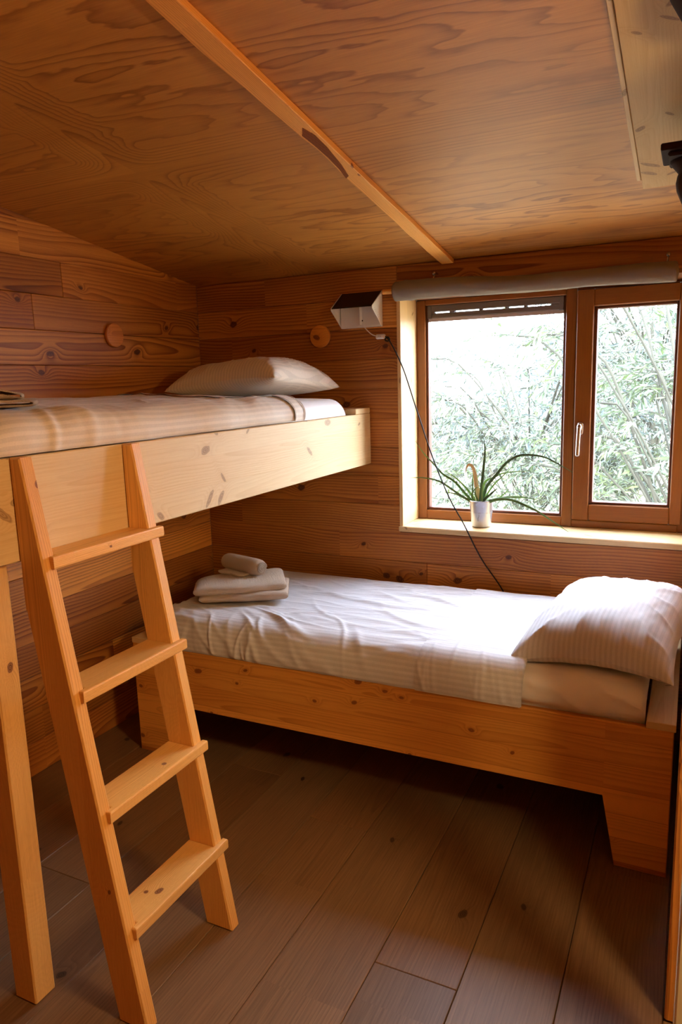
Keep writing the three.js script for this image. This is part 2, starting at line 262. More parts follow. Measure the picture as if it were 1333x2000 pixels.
  const vb_ = (n, a, b, m = M.grille, c = 0.0015) => part(n, chamferBox(b[0] - a[0], b[1] - a[1], b[2] - a[2], c), m, v, [(a[0] + b[0]) / 2, (a[1] + b[1]) / 2, (a[2] + b[2]) / 2]);
  vb_('top_rail', [va, 1.8715, vz0], [vb, 1.9, vz1]); vb_('bottom_rail', [va, 1.843, vz0], [vb, 1.8645, vz1 - 0.006]);
  for (const [a, b] of [[va + 0.018, 1.222], [1.298, 1.322], [1.44, 1.456], [1.56, 1.575], [1.645, 1.66], [1.765, vb - 0.018]]) vb_('divider', [a, 1.861, vz0 + 0.002], [b, 1.879, vz1 - 0.003]);
  vb_('end_cap', [va - 0.0005, 1.84, vz0], [va + 0.018, 1.901, vz1 + 0.003], M.grille); vb_('end_cap', [vb - 0.018, 1.84, vz0], [vb + 0.0005, 1.901, vz1 + 0.003], M.grille);
  const mesh = []; for (let x = 1.225; x < 1.765; x += 0.0045) { const q = new THREE.BoxGeometry(0.0021, 0.018, 0.002); q.translate(x, 1.87, vz0 + 0.008); mesh.push(q); }
  const gm = part('grille', mergeGeometries(mesh), M.grille, v); gm.userData.kind = 'stuff';
  vb_('pale_strip', [va, 1.826, vz0 + 0.004], [vb, 1.843, vz1 - 0.012], new THREE.MeshStandardMaterial({ color: 0xb9adb0, roughness: 0.5 }));  // pale strip below the slotted rail
}
// ---------------------------------------------------------------- bedding helpers
const fabricTex = texture(512, 512, (u, v) => { const s = Math.floor(v * 60) % 2, n = vn(u * 240, v * 240, 8) - 0.5, q = s ? 251 : 237; return [q + n * 8, q + n * 8, q + n * 8 + 1]; });
const fabricBump = texture(512, 512, (u, v) => { const f = v * 60 % 2, s = f < 1 ? sstep(0, 0.12, f) : 1 - sstep(1, 1.12, f), n = vn(u * 256, v * 256, 9); const q = 120 + s * 80 + n * 30; return [q, q, q]; }, false);
const stripedCotton = new THREE.MeshPhysicalMaterial({ map: fabricTex, color: 0xdedee2, roughness: 0.72, bumpMap: fabricBump, bumpScale: 0.0004, sheen: 0.3, sheenRoughness: 0.5, sheenColor: new THREE.Color(0xffffff) });
const warmLitCotton = stripedCotton.clone(); warmLitCotton.color.set(0xe9ddcb);  // same cotton, with the warm light on the upper bunk mixed into its colour
const plainCotton = new THREE.MeshPhysicalMaterial({ color: 0xf2eeea, roughness: 0.6, sheen: 0.3, sheenRoughness: 0.5, sheenColor: new THREE.Color(0xffffff) });
// grid surface from f(i/nu, j/nv) -> [x, y, z, u, v]
function gridSurface(nu, nv, f) {
  const p = [], uv = [], idx = [];
  for (let j = 0; j <= nv; j++) for (let i = 0; i <= nu; i++) { const q = f(i / nu, j / nv); p.push(q[0], q[1], q[2]); uv.push(q[3], q[4]); }
  for (let j = 0; j < nv; j++) for (let i = 0; i < nu; i++) { const a = j * (nu + 1) + i, b = a + 1, c = a + nu + 1, d = c + 1; idx.push(a, b, d, a, d, c); }
  const g = new THREE.BufferGeometry(); g.setAttribute('position', new THREE.Float32BufferAttribute(p, 3)); g.setAttribute('uv', new THREE.Float32BufferAttribute(uv, 2)); g.setIndex(idx); g.computeVertexNormals(); return g;
}
// closed soft slab: rounded-box blanket of length (s) and width (t) with wrinkles. axes: s along 'along', front side at w = w1
// o: {s0,s1,w0,w1,y0,y1,r,wr(s,w,side)->displacement}
function softSlab(o, nu = 220, nv = 120) {
  const W = o.w1 - o.w0, H = o.y1 - o.y0, r = o.r;
  const arc = Math.PI / 2 * r, side = H - r, top = W - 2 * r, total = 2 * side + 2 * arc + top;
  const prof = (t) => { // from rear bottom, over the top, to front bottom; -> [w, y, nw, ny, run]
    let d = t * total; const d0 = d;
    if (d < side) return [o.w0, o.y0 + d, -1, 0, d0]; d -= side;
    if (d < arc) { const a = d / r; return [o.w0 + r - r * Math.cos(a), o.y1 - r + r * Math.sin(a), -Math.cos(a), Math.sin(a), d0]; } d -= arc;
    if (d < top) return [o.w0 + r + d, o.y1, 0, 1, d0]; d -= top;
    if (d < arc) { const a = d / r; return [o.w1 - r + r * Math.sin(a), o.y1 - r + r * Math.cos(a), Math.sin(a), Math.cos(a), d0]; } d -= arc;
    return [o.w1, o.y1 - r - d, 1, 0, d0];
  };
  const re = o.re ?? r;
  return gridSurface(nu, nv, (fs, t) => {
    const S = o.s1 - o.s0, s = o.s0 + fs * S, P = prof(t);
    const e0 = o.openS0 ? 9 : fs * S, e1 = o.openS1 ? 9 : (1 - fs) * S, e = Math.min(e0, e1);
    let drop = 0; if (e < re) drop = re - Math.sqrt(Math.max(0, re * re - (re - e) ** 2));
    const hN = clamp((P[1] - o.y0) / H); let w = P[0], y = P[1] - drop * 1.0 * hN;
    if (e < re) { const k = drop / re; w += (o.w0 + W / 2 - w) * k * 0.03; }
    const d = o.wr ? o.wr(s, P[0], y, P) : 0; w += P[2] * d; y += P[3] * d;
    if (o.lift) y += o.lift(s, w) * hN;
    return o.along === 'x' ? [s, y, w, s / 0.5, P[4] / 0.5] : [w, y, s, s / 0.5, P[4] / 0.5];
  });
}
const flip = (g) => { const i = g.index.array; for (let k = 0; k < i.length; k += 3) { const q = i[k]; i[k] = i[k + 1]; i[k + 1] = q; } g.computeVertexNormals(); return g; };
const ridge = (x) => 1 - Math.abs(2 * (x - Math.floor(x)) - 1);
function foldSet(seedN, list) { // random soft folds: list of [count, sMin, sMax, wMin, wMax, angle, angleSpread, length, width, height]
  const R = rng(seedN), out = [];
  for (const [n, s0, s1, w0, w1, an, sp, len, wd, hg] of list) for (let i = 0; i < n; i++) { const a = an + (R() - 0.5) * sp; out.push({ s: s0 + (s1 - s0) * R(), w: w0 + (w1 - w0) * R(), c: Math.cos(a), n: Math.sin(a), l: len * (0.5 + R()), d: wd * (0.6 + 0.8 * R()), h: hg * 0.75 * (0.4 + R()), b: (R() - 0.5) * 3 }); }
  return (s, w) => { let q = 0; for (const f of out) { const ds = s - f.s, dw = w - f.w, al = ds * f.c + dw * f.n; if (Math.abs(al) > f.l * 2.2) continue; const pe = -ds * f.n + dw * f.c + f.b * al * al; if (Math.abs(pe) > f.d * 2.5) continue; q += f.h * Math.exp(-((al / f.l) ** 2) - (pe / f.d) ** 2); } return q; };
}
const foldsLow = foldSet(4, [[70, 0.35, 1.5, 0.1, 0.9, 0.15, 0.9, 0.14, 0.014, 0.0055], [26, 0.4, 1.3, 0.72, 1.0, 0.7, 0.7, 0.13, 0.013, 0.008], [30, 1.0, 1.9, 0.1, 0.85, 0.05, 0.6, 0.16, 0.012, 0.004], [16, 1.5, 1.9, 0.8, 1.08, 1.4, 0.5, 0.09, 0.01, 0.005], [14, 0.4, 0.9, 0.85, 1.08, 1.4, 0.6, 0.07, 0.009, 0.006]]);
const foldsUp = foldSet(9, [[60, 0.75, 2.1, 0.1, 0.95, 0.0, 0.5, 0.2, 0.016, 0.005], [26, 0.75, 2.1, 0.6, 1.0, 0.5, 1.2, 0.12, 0.014, 0.006]]);
function wrinkles(s, w, k, run = w) { return (fbm(s * 2.2 + k, w * 3, 31 + k) - 0.5) * 0.016 + (fbm(s * 6 + k, w * 8, 37 + k) - 0.5) * 0.004 + (k ? foldsUp : foldsLow)(s, run); }
function pillowGeo(a, b, H, k, sag = 0, n = 72) {
  const surf = (sg) => gridSurface(n, n, (fu, fv) => {
    const u = fu * 2 - 1, v = fv * 2 - 1, pin = 0.11;
    let x = a * u * (1 - pin * (1 - v * v) * u * u), z = b * v * (1 - pin * (1 - u * u) * v * v);
    let h = Math.pow(Math.max(0, 1 - u ** 4), 0.55) * Math.pow(Math.max(0, 1 - v ** 4), 0.55);
    const edge = 1 - Math.max(u * u, v * v), ang = Math.atan2(v, u);
    const cr = (Math.pow(ridge(ang * 2.6 + fbm(u * 2 + k, v * 2, 51) * 1.3), 4) - 0.3) * 0.008 * sstep(0, 0.25, edge) * sstep(0.9, 0.3, edge) + (fbm(u * 1.6 + k, v * 1.6, 55) - 0.5) * 0.022 * sstep(0, 0.4, edge) + (fbm(u * 5 + k, v * 4 + u * 3, 57) - 0.5) * 0.006 * sstep(0, 0.3, edge);
    let y = sg * (h * H * (sg > 0 ? 1 : 0.45) + (sg > 0 ? cr : cr * 0.2));
    y -= sag * u * u * v * v; 
    return [x, y, z, z / 0.5, x / 0.5];
  });
  const A = flip(surf(1)), B = surf(-1); return mergeGeometries([A, B]);
}
// ---------------------------------------------------------------- lower bed
const BX0 = 0.258, BX1 = 2.358, BZ = 0.948, BT = 0.488, BB = 0.236;
{
  const b = thing('bed', 'low single bed of knotty laminated pine standing under the window', 'bed', [BX0, 0, 0]);
  const L = BX1 - BX0, front = () => [[0, 0], [0.1535, 0], [0.196, BB], [L - 0.196, BB], [L - 0.1535, 0], [L, 0], [L, BT], [0, BT]];
  part('front_board', extrudeBoard(front(), 0.028, 0, 'bed', 0.002, 0.1), M.bed, b, [0, 0, BZ - 0.028]).userData.label = 'laminated pine front board with reddish knots';
  part('back_board', extrudeBoard(front(), 0.024, 0, 'bed', 0.002, 0.4), M.bed, b, [0, 0, 0.012]);
  const ab = (n, p, q, ax, k = 'bed', m = M.bed) => { const { geo, pos } = board(p, q, ax, k, 0.002, 2); return part(n, geo, m, b, pos); };
  ab('end_board', [0, 0.1, 0.0365], [0.026, BT, BZ - 0.0285], 2); ab('end_board', [L - 0.026, 0.1, 0.0365], [L, BT, BZ - 0.0285], 2);
  ab('end_ledge', [-0.004, BT + 0.0005, 0.012], [0.078, BT + 0.025, BZ + 0.001], 2, 'pale', M.pale); ab('end_ledge', [L - 0.078, BT + 0.0005, 0.012], [L + 0.006, BT + 0.025, BZ + 0.001], 2, 'pale', M.pale);
  ab('bed_base', [0.027, 0.37, 0.037], [L - 0.027, 0.388, BZ - 0.029], 0);
}
const mx0 = BX0 + 0.082, mx1 = BX1 - 0.082;
{
  const m = new THREE.Mesh(flip(softSlab({ along: 'x', s0: mx0, s1: mx1, w0: 0.045, w1: 0.915, y0: 0.389, y1: 0.6, r: 0.085, re: 0.05,
    wr: (s, w, y, P) => { const f = sstep(0.84, 0.91, w) * sstep(1.85, 1.95, s); const on = sstep(1.86, 1.9, s); return sstep(BT, BT + 0.03, y) * 0.022 * sstep(0.86, 0.91, w) * on - 0.012 * (1 - on) * sstep(BT, BT + 0.03, y) + f * sstep(BT, BT + 0.02, y) * (0.004 + 0.012 * Math.pow(ridge(y * 13 + (s - 1.9) * 2.2 + fbm(s * 5, y * 9, 61) * 0.9), 5) - 0.006 * fbm(s * 7, y * 6, 67)) + (fbm(s * 4, w * 4, 62) - 0.5) * 0.006; } }, 260, 130)), plainCotton);
  m.name = 'mattress'; m.castShadow = m.receiveShadow = true; scene.add(m);
  tag(m, 'mattress in a smooth white fitted sheet on the low bed below the window', 'mattress');
  // duvet
  const d = thing('duvet', 'white striped cotton duvet spread flat over the bed below the window', 'duvet');
  const wr = (k) => (s, w, y, P) => {
    const frontSide = sstep(0.8, 0.93, w);
    return 0.016 + wrinkles(s, w, k, P[4] - 0.06) * sstep(BT, BT + 0.012, y) + frontSide * (fbm(s * 9, y * 4, 44 + k) - 0.5) * 0.01;
  };
  const body = (a, bb, off, o = {}) => flip(softSlab({ along: 'x', s0: a, s1: bb, w0: 0.048, w1: 0.935, y0: BT + 0.0015, y1: 0.603, r: 0.1, re: 0.06, wr: (s, w, y, P) => wr(0)(s, w, y, P) + off, ...o }, 300, 150));
  part('cover', body(0.335, 1.56, 0, { openS1: true }), stripedCotton, d);
  part('folded_border', body(1.535, 1.9, 0.006, { openS0: true, openS1: true }), stripedCotton, d).userData.label = 'border of the duvet folded back near the pillow';
  const hem = body(1.893, 1.903, 0.0, { openS0: true, openS1: true }); part('hem', hem, stripedCotton, d);
}
{
  const p = thing('pillow', 'plump white striped pillow lying at the window end of the low bed', 'pillow', [2.135, 0.655, 0.51]);
  const m = part('pillowcase', pillowGeo(0.262, 0.385, 0.12, 1, 0.03), stripedCotton, p); p.rotation.set(0.03, -0.12, 0.05);
}
// towels: folded terry slab with rounded fold, and a roll
const terryBump = texture(256, 256, (u, v) => { const q = 255 * (0.5 * vn(u * 128, v * 128, 3) + 0.5 * vn(u * 64, v * 64, 5)); return [q, q, q]; }, false); terryBump.repeat.set(6, 6);
const terry = new THREE.MeshPhysicalMaterial({ color: 0xe8d2ba, roughness: 0.95, bumpMap: terryBump, bumpScale: 0.005, sheen: 0.6, sheenRoughness: 0.8, sheenColor: new THREE.Color(0xfff2e4) });
function foldedLayer(w, d, t, s, curl = 0) { // soft slab w along x, d along z, fold at +x rounded
  const g = gridSurface(48, 40, (fu, fv) => {
    const th = fv * 2 * Math.PI, c = Math.cos(th), sn = Math.sin(th), u = fu * 2 - 1;
    const sq = (q, n) => Math.sign(q) * Math.pow(Math.abs(q), n);
    const ex = Math.pow(Math.max(0, 1 - Math.abs(u) ** 14), 0.5);
    const x = u * w / 2, z = sq(c, 0.25) * d / 2 * (0.97 + 0.03 * ex) + (vn(u * 3, s, 4) - 0.5) * 0.022, y = sq(sn, 0.55) * t / 2 * (0.35 + 0.65 * ex) * (0.72 + 0.6 * vn(u * 2.4 + s, c * 1.6 + 4, 6));
    return [x, y + curl * Math.pow(clamp((-u - 0.2) / 0.8), 2) * (0.5 - 0.5 * sq(c, 0.5)), z, x / 0.3, (th * d) / 3];
  });
  return g;
}
{
  const t = thing('bath_towel', 'cream bath towel folded in two layers at the foot of the low bed', 'towel', [0.585, 0.64, 0.58]);
  t.rotation.y = 0.5;
  part('layer', foldedLayer(0.38, 0.28, 0.036, 1), terry, t, [0.015, 0.018, 0.01]);
  const top = foldedLayer(0.4, 0.28, 0.036, 2, -0.035); part('layer', top, terry, t, [-0.012, 0.05, -0.005]).rotation.y = 0.1;
  const r = thing('hand_towel', 'cream hand towel rolled up on top of the folded bath towel', 'towel', [0.54, 0.712, 0.5]);
  const prof = []; const roll = gridSurface(60, 24, (fu, fv) => { const a = fu * Math.PI * 2, e = Math.abs(fv * 2 - 1), rr_ = 0.04 * Math.pow(1 - Math.pow(e, 10), 0.3) * (1 + 0.05 * (vn(fv * 4, fu * 5, 3) - 0.5)); return [(fv - 0.5) * 0.26, Math.sin(a) * rr_ * 0.94, Math.cos(a) * rr_, fu * 0.8, fv * 0.8]; });
  part('outer_turn', roll, terry, r, [0, 0.036, 0]);
  const spiral = []; for (let i = 0; i <= 60; i++) { const a = i / 60 * Math.PI * 5; spiral.push([0.1265, 0.036 + Math.sin(a) * (0.005 + 0.0029 * a / 2) * 0.94, Math.cos(a) * (0.005 + 0.0029 * a / 2)]); }
  part('rolled_edge', tube(spiral, 0.0036, 120, 6), terry, r);
  part('flap', foldedLayer(0.17, 0.05, 0.012, 9), terry, r, [-0.01, 0.004, 0.05]);
  r.rotation.y = -0.28;
}
// ---------------------------------------------------------------- upper bunk
const UX = 0.9726, UT = 1.406, UB = 1.165, UZ = 2.15;
{
  const b = thing('bunk_bed', 'pale pine upper bunk fixed along the left wall above the low bed', 'bunk bed', [0, UB, 0]);
  const ab = (n, p, q, ax, k = 'pale', m = M.pale) => { const { geo, pos } = board([p[0], p[1] - UB, p[2]], [q[0], q[1] - UB, q[2]], ax, k, 0.0025, 3); return part(n, geo, m, b, pos); };
  ab('front_board', [UX - 0.028, UB, 0.004], [UX, UT, UZ], 2).userData.label = 'wide pale pine front board with grey knots';
  ab('end_board', [0.03, UB, UZ - 0.03], [UX - 0.029, UT, UZ - 0.003], 0); ab('end_board', [0.03, UB, 0.004], [UX - 0.029, UT, 0.03], 0);
  ab('wall_rail', [0.003, UB, 0.004], [0.029, UT, UZ - 0.003], 2, 'wall', M.wall[0]);
  ab('bed_base', [0.0295, UB + 0.03, 0.0305], [UX - 0.0285, UB + 0.05, UZ - 0.031], 0);
  ab('end_ledge', [0.004, UT + 0.0005, 0.004], [UX, UT + 0.026, 0.165], 0);
  addBoard('bunk_post', scene, [0.845, 0.0005, 2.042], [0.921, UB + 0.0295, 2.106], 1, 'ladder', M.ladder[0], 0.004);
  const post = scene.children[scene.children.length - 1]; tag(post, 'square pine post on the floor left of the ladder, under the bunk', 'post');
}
{
  const m = new THREE.Mesh(softSlab({ along: 'z', s0: 0.172, s1: UZ - 0.04, w0: 0.035, w1: 0.938, y0: UB + 0.051, y1: 1.512, r: 0.06, re: 0.08, lift: (s, w) => -0.034 * w,
    wr: (s, w) => (fbm(s * 4, w * 4, 72) - 0.5) * 0.01 }, 220, 110), plainCotton);
  m.name = 'mattress_001'; used.mattress = 1; m.castShadow = m.receiveShadow = true; scene.add(m);
  tag(m, 'mattress under a white sheet on the upper bunk, showing at its far end', 'mattress');
  const d = thing('duvet', 'striped upper bunk duvet, warm light put into its colour, up to two stitched hem lines', 'duvet');
  const wr = (s, w, y) => 0.014 + wrinkles(s, w, 3) + sstep(0.75, 0.95, w) * (0.012 + 0.018 * Math.pow(Math.sin(clamp((y - 1.4) / 0.13) * Math.PI), 1) + (fbm(s * 9, y * 6, 81) - 0.5) * 0.014);
  const body = (a, bb, off, o = {}) => softSlab({ along: 'z', s0: a, s1: bb, w0: 0.04, w1: 0.935, y0: UT + 0.004, y1: 1.514, r: 0.09, re: 0.1, lift: (s, w) => -0.034 * w, wr: (s, w, y) => wr(s, w, y) + off, ...o }, 260, 120);
  part('cover', body(0.72, UZ - 0.02, 0, { openS0: true }), warmLitCotton, d);
  part('hem_band', body(0.655, 0.735, 0.006, { openS0: true, openS1: true }), warmLitCotton, d).userData.label = 'stitched hem band across the duvet';
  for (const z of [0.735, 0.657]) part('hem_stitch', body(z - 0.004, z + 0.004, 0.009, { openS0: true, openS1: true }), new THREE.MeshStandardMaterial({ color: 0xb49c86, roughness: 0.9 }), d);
  const p = thing('pillow', 'pillow at the window end of the upper bunk, warm light put into its colour', 'pillow', [0.53, 1.553, 0.33]);
  part('pillowcase', pillowGeo(0.32, 0.25, 0.105, 7, 0.02), warmLitCotton, p); p.rotation.set(-0.1, -0.12, 0.06);
  const t = thing('bath_towel', 'cream towel with a curled corner on the upper bunk, cut off by the left edge', 'towel', [0.64, 1.516, 1.87]);
  part('layer', foldedLayer(0.26, 0.3, 0.02, 5, 0), terry, t, [0, 0.008, 0]); part('layer', foldedLayer(0.24, 0.26, 0.02, 6, 0.035), terry, t, [0, 0.026, -0.01]); t.rotation.y = 2.4;
}
// ---------------------------------------------------------------- ladder
{
  const l = thing('ladder', 'pine step ladder with four treads leaning against the upper bunk', 'ladder', [1.19, 0, 1.85]);
  const fx = (y) => 1.238 - 0.165 * y, bx = (y) => fx(y) - 0.09;
  const yc = (1.238 - 0.09 - UX - 0.0006) / 0.165;                      // height where the rear edge meets the bunk board
  for (const [z0, z1] of [[1.65, 1.688], [2.012, 2.05]]) {
    const pts = [[bx(0.0005) , 0.0005], [fx(0.0005), 0.0005], [fx(UT + 0.001), UT + 0.001], [UX + 0.0006, UT + 0.001], [UX + 0.0006, yc]].map(([x, y]) => [x - 1.19, y]);
    part('stile', extrudeBoard(pts, z1 - z0, 1, 'ladder', 0.004, rand()), M.ladder[z0 < 1.8 ? 0 : 1], l, [0, 0, z0 - 1.85]);
  }
  [1.178, 0.858, 0.56, 0.262].forEach((y, i) => {
    const x1 = fx(y) + 0.016, x0 = Math.max(bx(y) + 0.002, UX + 0.002), nose = 0.03;
    // tread: fits between the stiles, nose notched over their front edges
    const pts = [[x0, -1.689], [x1 - nose + 0.012, -1.689], [x1 - nose + 0.012, -1.643], [x1, -1.643], [x1, -2.03], [x1 - nose + 0.012, -2.03], [x1 - nose + 0.012, -2.011], [x0, -2.011]].map(([x, z]) => [x - 1.19, z + 1.85]);
    const sh = new THREE.Shape(pts.map((p) => new THREE.Vector2(...p)));
    let g = new THREE.ExtrudeGeometry(sh, { depth: 0.022, bevelEnabled: true, bevelThickness: 0.004, bevelSize: 0.004, bevelOffset: -0.004, bevelSegments: 2 }); g.rotateX(-Math.PI / 2);
    g = grainUV(g, 2, 2, 0.5, rand(), rand()); part('tread', g, M.ladder[2 - (i % 2)], l, [0, y - 0.026, 0]);
  });
}
// ---------------------------------------------------------------- wall fittings
function woodDisc(label, pos, ry) {
  const pts = [[0, 0], [0.045, 0], [0.0525, 0.003], [0.053, 0.014], [0.05, 0.0185], [0, 0.019]].map((p) => new THREE.Vector2(...p));
  const g = new THREE.LatheGeometry(pts, 48); g.rotateX(Math.PI / 2); const m = new THREE.Mesh(grainUV(g, 0, 2.2, 0.66, rand(), rand()), pal(TEX.bed, 0xf0d8b8, 0.5));
  m.name = numbered('wooden_disc'); m.position.set(...pos); m.rotation.y = ry; m.castShadow = m.receiveShadow = true; scene.add(m); tag(m, label, 'wall disc', null);
}
woodDisc('round pale wooden disc on the window wall below the lamp', [0.722, 1.774, 0.0005], 0);
woodDisc('round wooden disc on the left wall above the upper bunk', [0.0005, 1.79, 0.64], Math.PI / 2);
{
  const l = thing('wall_lamp', 'small white metal wall lamp with a dark sloping top beside the blind', 'wall lamp', [0.9425, 1.882, 0.0005]);
  const hw = 0.1025, top = 0.08, bot = -0.08, ap = 0.122;
  part('back_plate', chamferBox(hw * 2, top - bot, 0.004, 0.001), M.whiteMetal, l, [0, 0, 0.002]);
  const cheekShape = new THREE.Shape([[0.004, bot], [0.012, bot], [ap, -0.004], [ap, 0.006], [0.004, top]].map((p) => new THREE.Vector2(...p)));
  for (let r = 0; r < 2; r++) for (let k = 0; k < 7; k++) { const z = 0.03 + k * 0.0105, y = bot + (z - 0.008) * 0.68 + 0.012 + r * 0.009; if (y < top - z * 0.62 - 0.012) { const h = new THREE.Path(); h.absellipse(z, y, 0.0032, 0.0017, 0, Math.PI * 2, false, 0.6); cheekShape.holes.push(h); } }
  for (const s of [-1, 1]) { const g = new THREE.ExtrudeGeometry(cheekShape, { depth: 0.0025, bevelEnabled: false, curveSegments: 6 }); g.rotateY(-Math.PI / 2); part('cheek', g, M.whiteMetal, l, [s * hw + 0.00125, 0, 0]); }
  const len = Math.hypot(ap - 0.004, top - 0.004), ang = Math.atan2(top - 0.004, ap - 0.004);
  const g = chamferBox(hw * 2 - 0.006, 0.003, len, 0.0008); g.rotateX(ang); part('top_panel', g, M.black, l, [0, (top + 0.004) / 2 - 0.001, (ap + 0.004) / 2]).userData.label = 'dark sloping top panel';
  part('bottom_lip', chamferBox(hw * 2 - 0.004, 0.003, 0.02, 0.0008), M.whiteMetal, l, [0, bot + 0.002, 0.014]);
  part('front_lip', chamferBox(hw * 2 - 0.004, 0.02, 0.002, 0.0008), M.whiteMetal, l, [0, bot + 0.011, 0.025]);
  part('divider', chamferBox(0.003, 0.1, 0.05, 0.0008), M.whiteMetal, l, [0.01, -0.02, 0.03]);
  part('inner_reflector', chamferBox(hw * 2 - 0.008, 0.09, 0.002, 0.0005), M.whiteMetal, l, [0, -0.028, 0.028]);
  const sc = new THREE.CylinderGeometry(0.004, 0.004, 0.003, 14); sc.rotateX(Math.PI / 2); part('screw', sc, M.darkWood, l, [0.012, -0.05, 0.0305]);
  part('lead', tube([[0.012, -0.075, 0.012], [0.03, -0.095, 0.012], [0.055, -0.115, 0.012], [0.075, -0.122, 0.012]], 0.0025, 24, 8), M.whiteMetal, l);
  const sw = part('switch', chamferBox(0.046, 0.022, 0.02, 0.005), M.whiteMetal, l, [0.096, -0.1255, 0.0125]); part('rocker', chamferBox(0.018, 0.007, 0.004, 0.0015), new THREE.MeshStandardMaterial({ color: 0xc9c0b8, roughness: 0.4 }), sw, [-0.002, 0, 0.011]);
  l.rotation.z = 0.0;
  const c = new THREE.Mesh(tube([[1.062, 1.756, 0.012], [1.082, 1.739, 0.02], [1.143, 1.626, 0.022], [1.215, 1.42, 0.024], [1.288, 1.209, 0.024], [1.373, 1.009, 0.023], [1.433, 0.905, 0.022], [1.518, 0.742, 0.02], [1.618, 0.6, 0.018], [1.64, 0.55, 0.02]], 0.0032, 120, 8), M.cord);
  const loop = []; for (let i = 0; i <= 24; i++) { const a = i / 24 * Math.PI * 2; loop.push([1.072 + 0.011 * Math.cos(a), 1.744 + 0.009 * Math.sin(a), 0.014 + 0.004 * Math.sin(a * 2)]); }
  c.geometry = mergeGeometries([c.geometry, tube(loop, 0.003, 40, 8)]);
  c.name = 'power_cord'; c.castShadow = true; scene.add(c); tag(c, 'thin black cord running slantwise from the lamp switch down to the low bed', 'cord');
}
{ // added fill lamp in the nook, unseen, behind the camera's right shoulder
  const l = thing('added_fill_lamp', 'unseen warm globe lamp added as fill light, hanging in the nook', 'lamp', [2.95, CY(2.2), 2.2]), warm = new THREE.Color().setRGB(1, 0.7, 0.33);
  part('ceiling_rose', new THREE.CylinderGeometry(0.05, 0.055, 0.03, 28), M.whiteMetal, l, [0, -0.02, 0]); part('stem', new THREE.CylinderGeometry(0.006, 0.006, 0.33, 10), M.whiteMetal, l, [0, -0.2, 0]);
  part('shade', new THREE.LatheGeometry([[0.008, 0.16], [0.05, 0.155], [0.1, 0.13], [0.15, 0.085], [0.185, 0.02], [0.183, 0.016], [0.146, 0.08], [0.098, 0.124], [0.05, 0.148], [0.008, 0.152]].map((q) => new THREE.Vector2(...q)), 40), M.black, l, [0, -0.52, 0]).userData.label = 'dark dome added to keep lamp light off the ceiling';  // dome added to hold the fill light off the ceiling
  const gl = part('globe', new THREE.SphereGeometry(0.14, 32, 24), new THREE.MeshStandardMaterial({ color: 0xffffff, emissive: warm, emissiveIntensity: 1.6, roughness: 0.4 }), l, [0, -0.52, 0]); gl.castShadow = false;
  const p = new THREE.PointLight(warm, FILL_LAMP, 0, 2); p.position.set(0, -0.52, 0); p.castShadow = true; p.shadow.radius = 7; l.add(p);
}
{ // rolled fabric blind above the window
  const b = thing('roller_blind', 'rolled-up grey fabric blind hanging across the top of the window', 'blind', [1.7, 1.945, 0.06]);
  const fab = new THREE.MeshStandardMaterial({ color: 0x8d8378, roughness: 0.95, bumpMap: terryBump, bumpScale: 0.0006 });
  const roll = gridSurface(200, 40, (fu, fv) => {
    const x = -0.577 + 1.162 * fu, a = fv * Math.PI * 2, end = Math.min(fu, 1 - fu) * 1.162, cap = Math.sqrt(clamp(1 - (1 - clamp(end / 0.012)) ** 2));
    const tw = Math.pow(ridge(x * 9 + a * 0.32 + fbm(x * 5, a, 3)), 4) * 0.004 * sstep(0.28, 0.02, fu) + (fbm(x * 4, Math.cos(a) * 1.5 + 3, 17) - 0.5) * 0.012;
    const r = (0.034 + tw + 0.003 * (1 - fu)) * (0.25 + 0.75 * cap), sag = -0.018 * fu + 0.004 * Math.sin(fu * 9);
    return [x, Math.sin(a) * r * 1.06 + sag, Math.cos(a) * r, x / 0.3, fv * 0.8];
  });
  part('fabric_roll', roll, fab, b);
  const flap = gridSurface(120, 6, (fu, fv) => { const x = -0.575 + 1.158 * fu, a = 1.5 + fv * 1.3; const r = 0.04 + 0.002 * Math.sin(x * 14); return [x, Math.sin(a) * r - 0.018 * fu, -Math.cos(a) * r * -1, x / 0.3, fv * 0.2]; });
  part('rod', tube([[-0.63, 0.004, -0.008], [-0.55, 0.003, -0.008]], 0.011, 4, 14), M.batten, b).userData.label = 'pale wooden rod end';
  for (const [x, y] of [[-0.388, 0.055], [0.545, 0.043]]) { const g = tube([[x, y + 0.012, -0.058], [x, y + 0.012, -0.03], [x, y, -0.012], [x - 0.002, y - 0.02, -0.004], [x - 0.002, y - 0.03, 0.002]], 0.004, 24, 8), k = new THREE.SphereGeometry(0.0085, 14, 10); k.translate(x, y + 0.008, -0.006); part('hook', mergeGeometries([g.toNonIndexed(), k.toNonIndexed()]), M.chrome, b).userData.label = 'small metal hook'; }
}
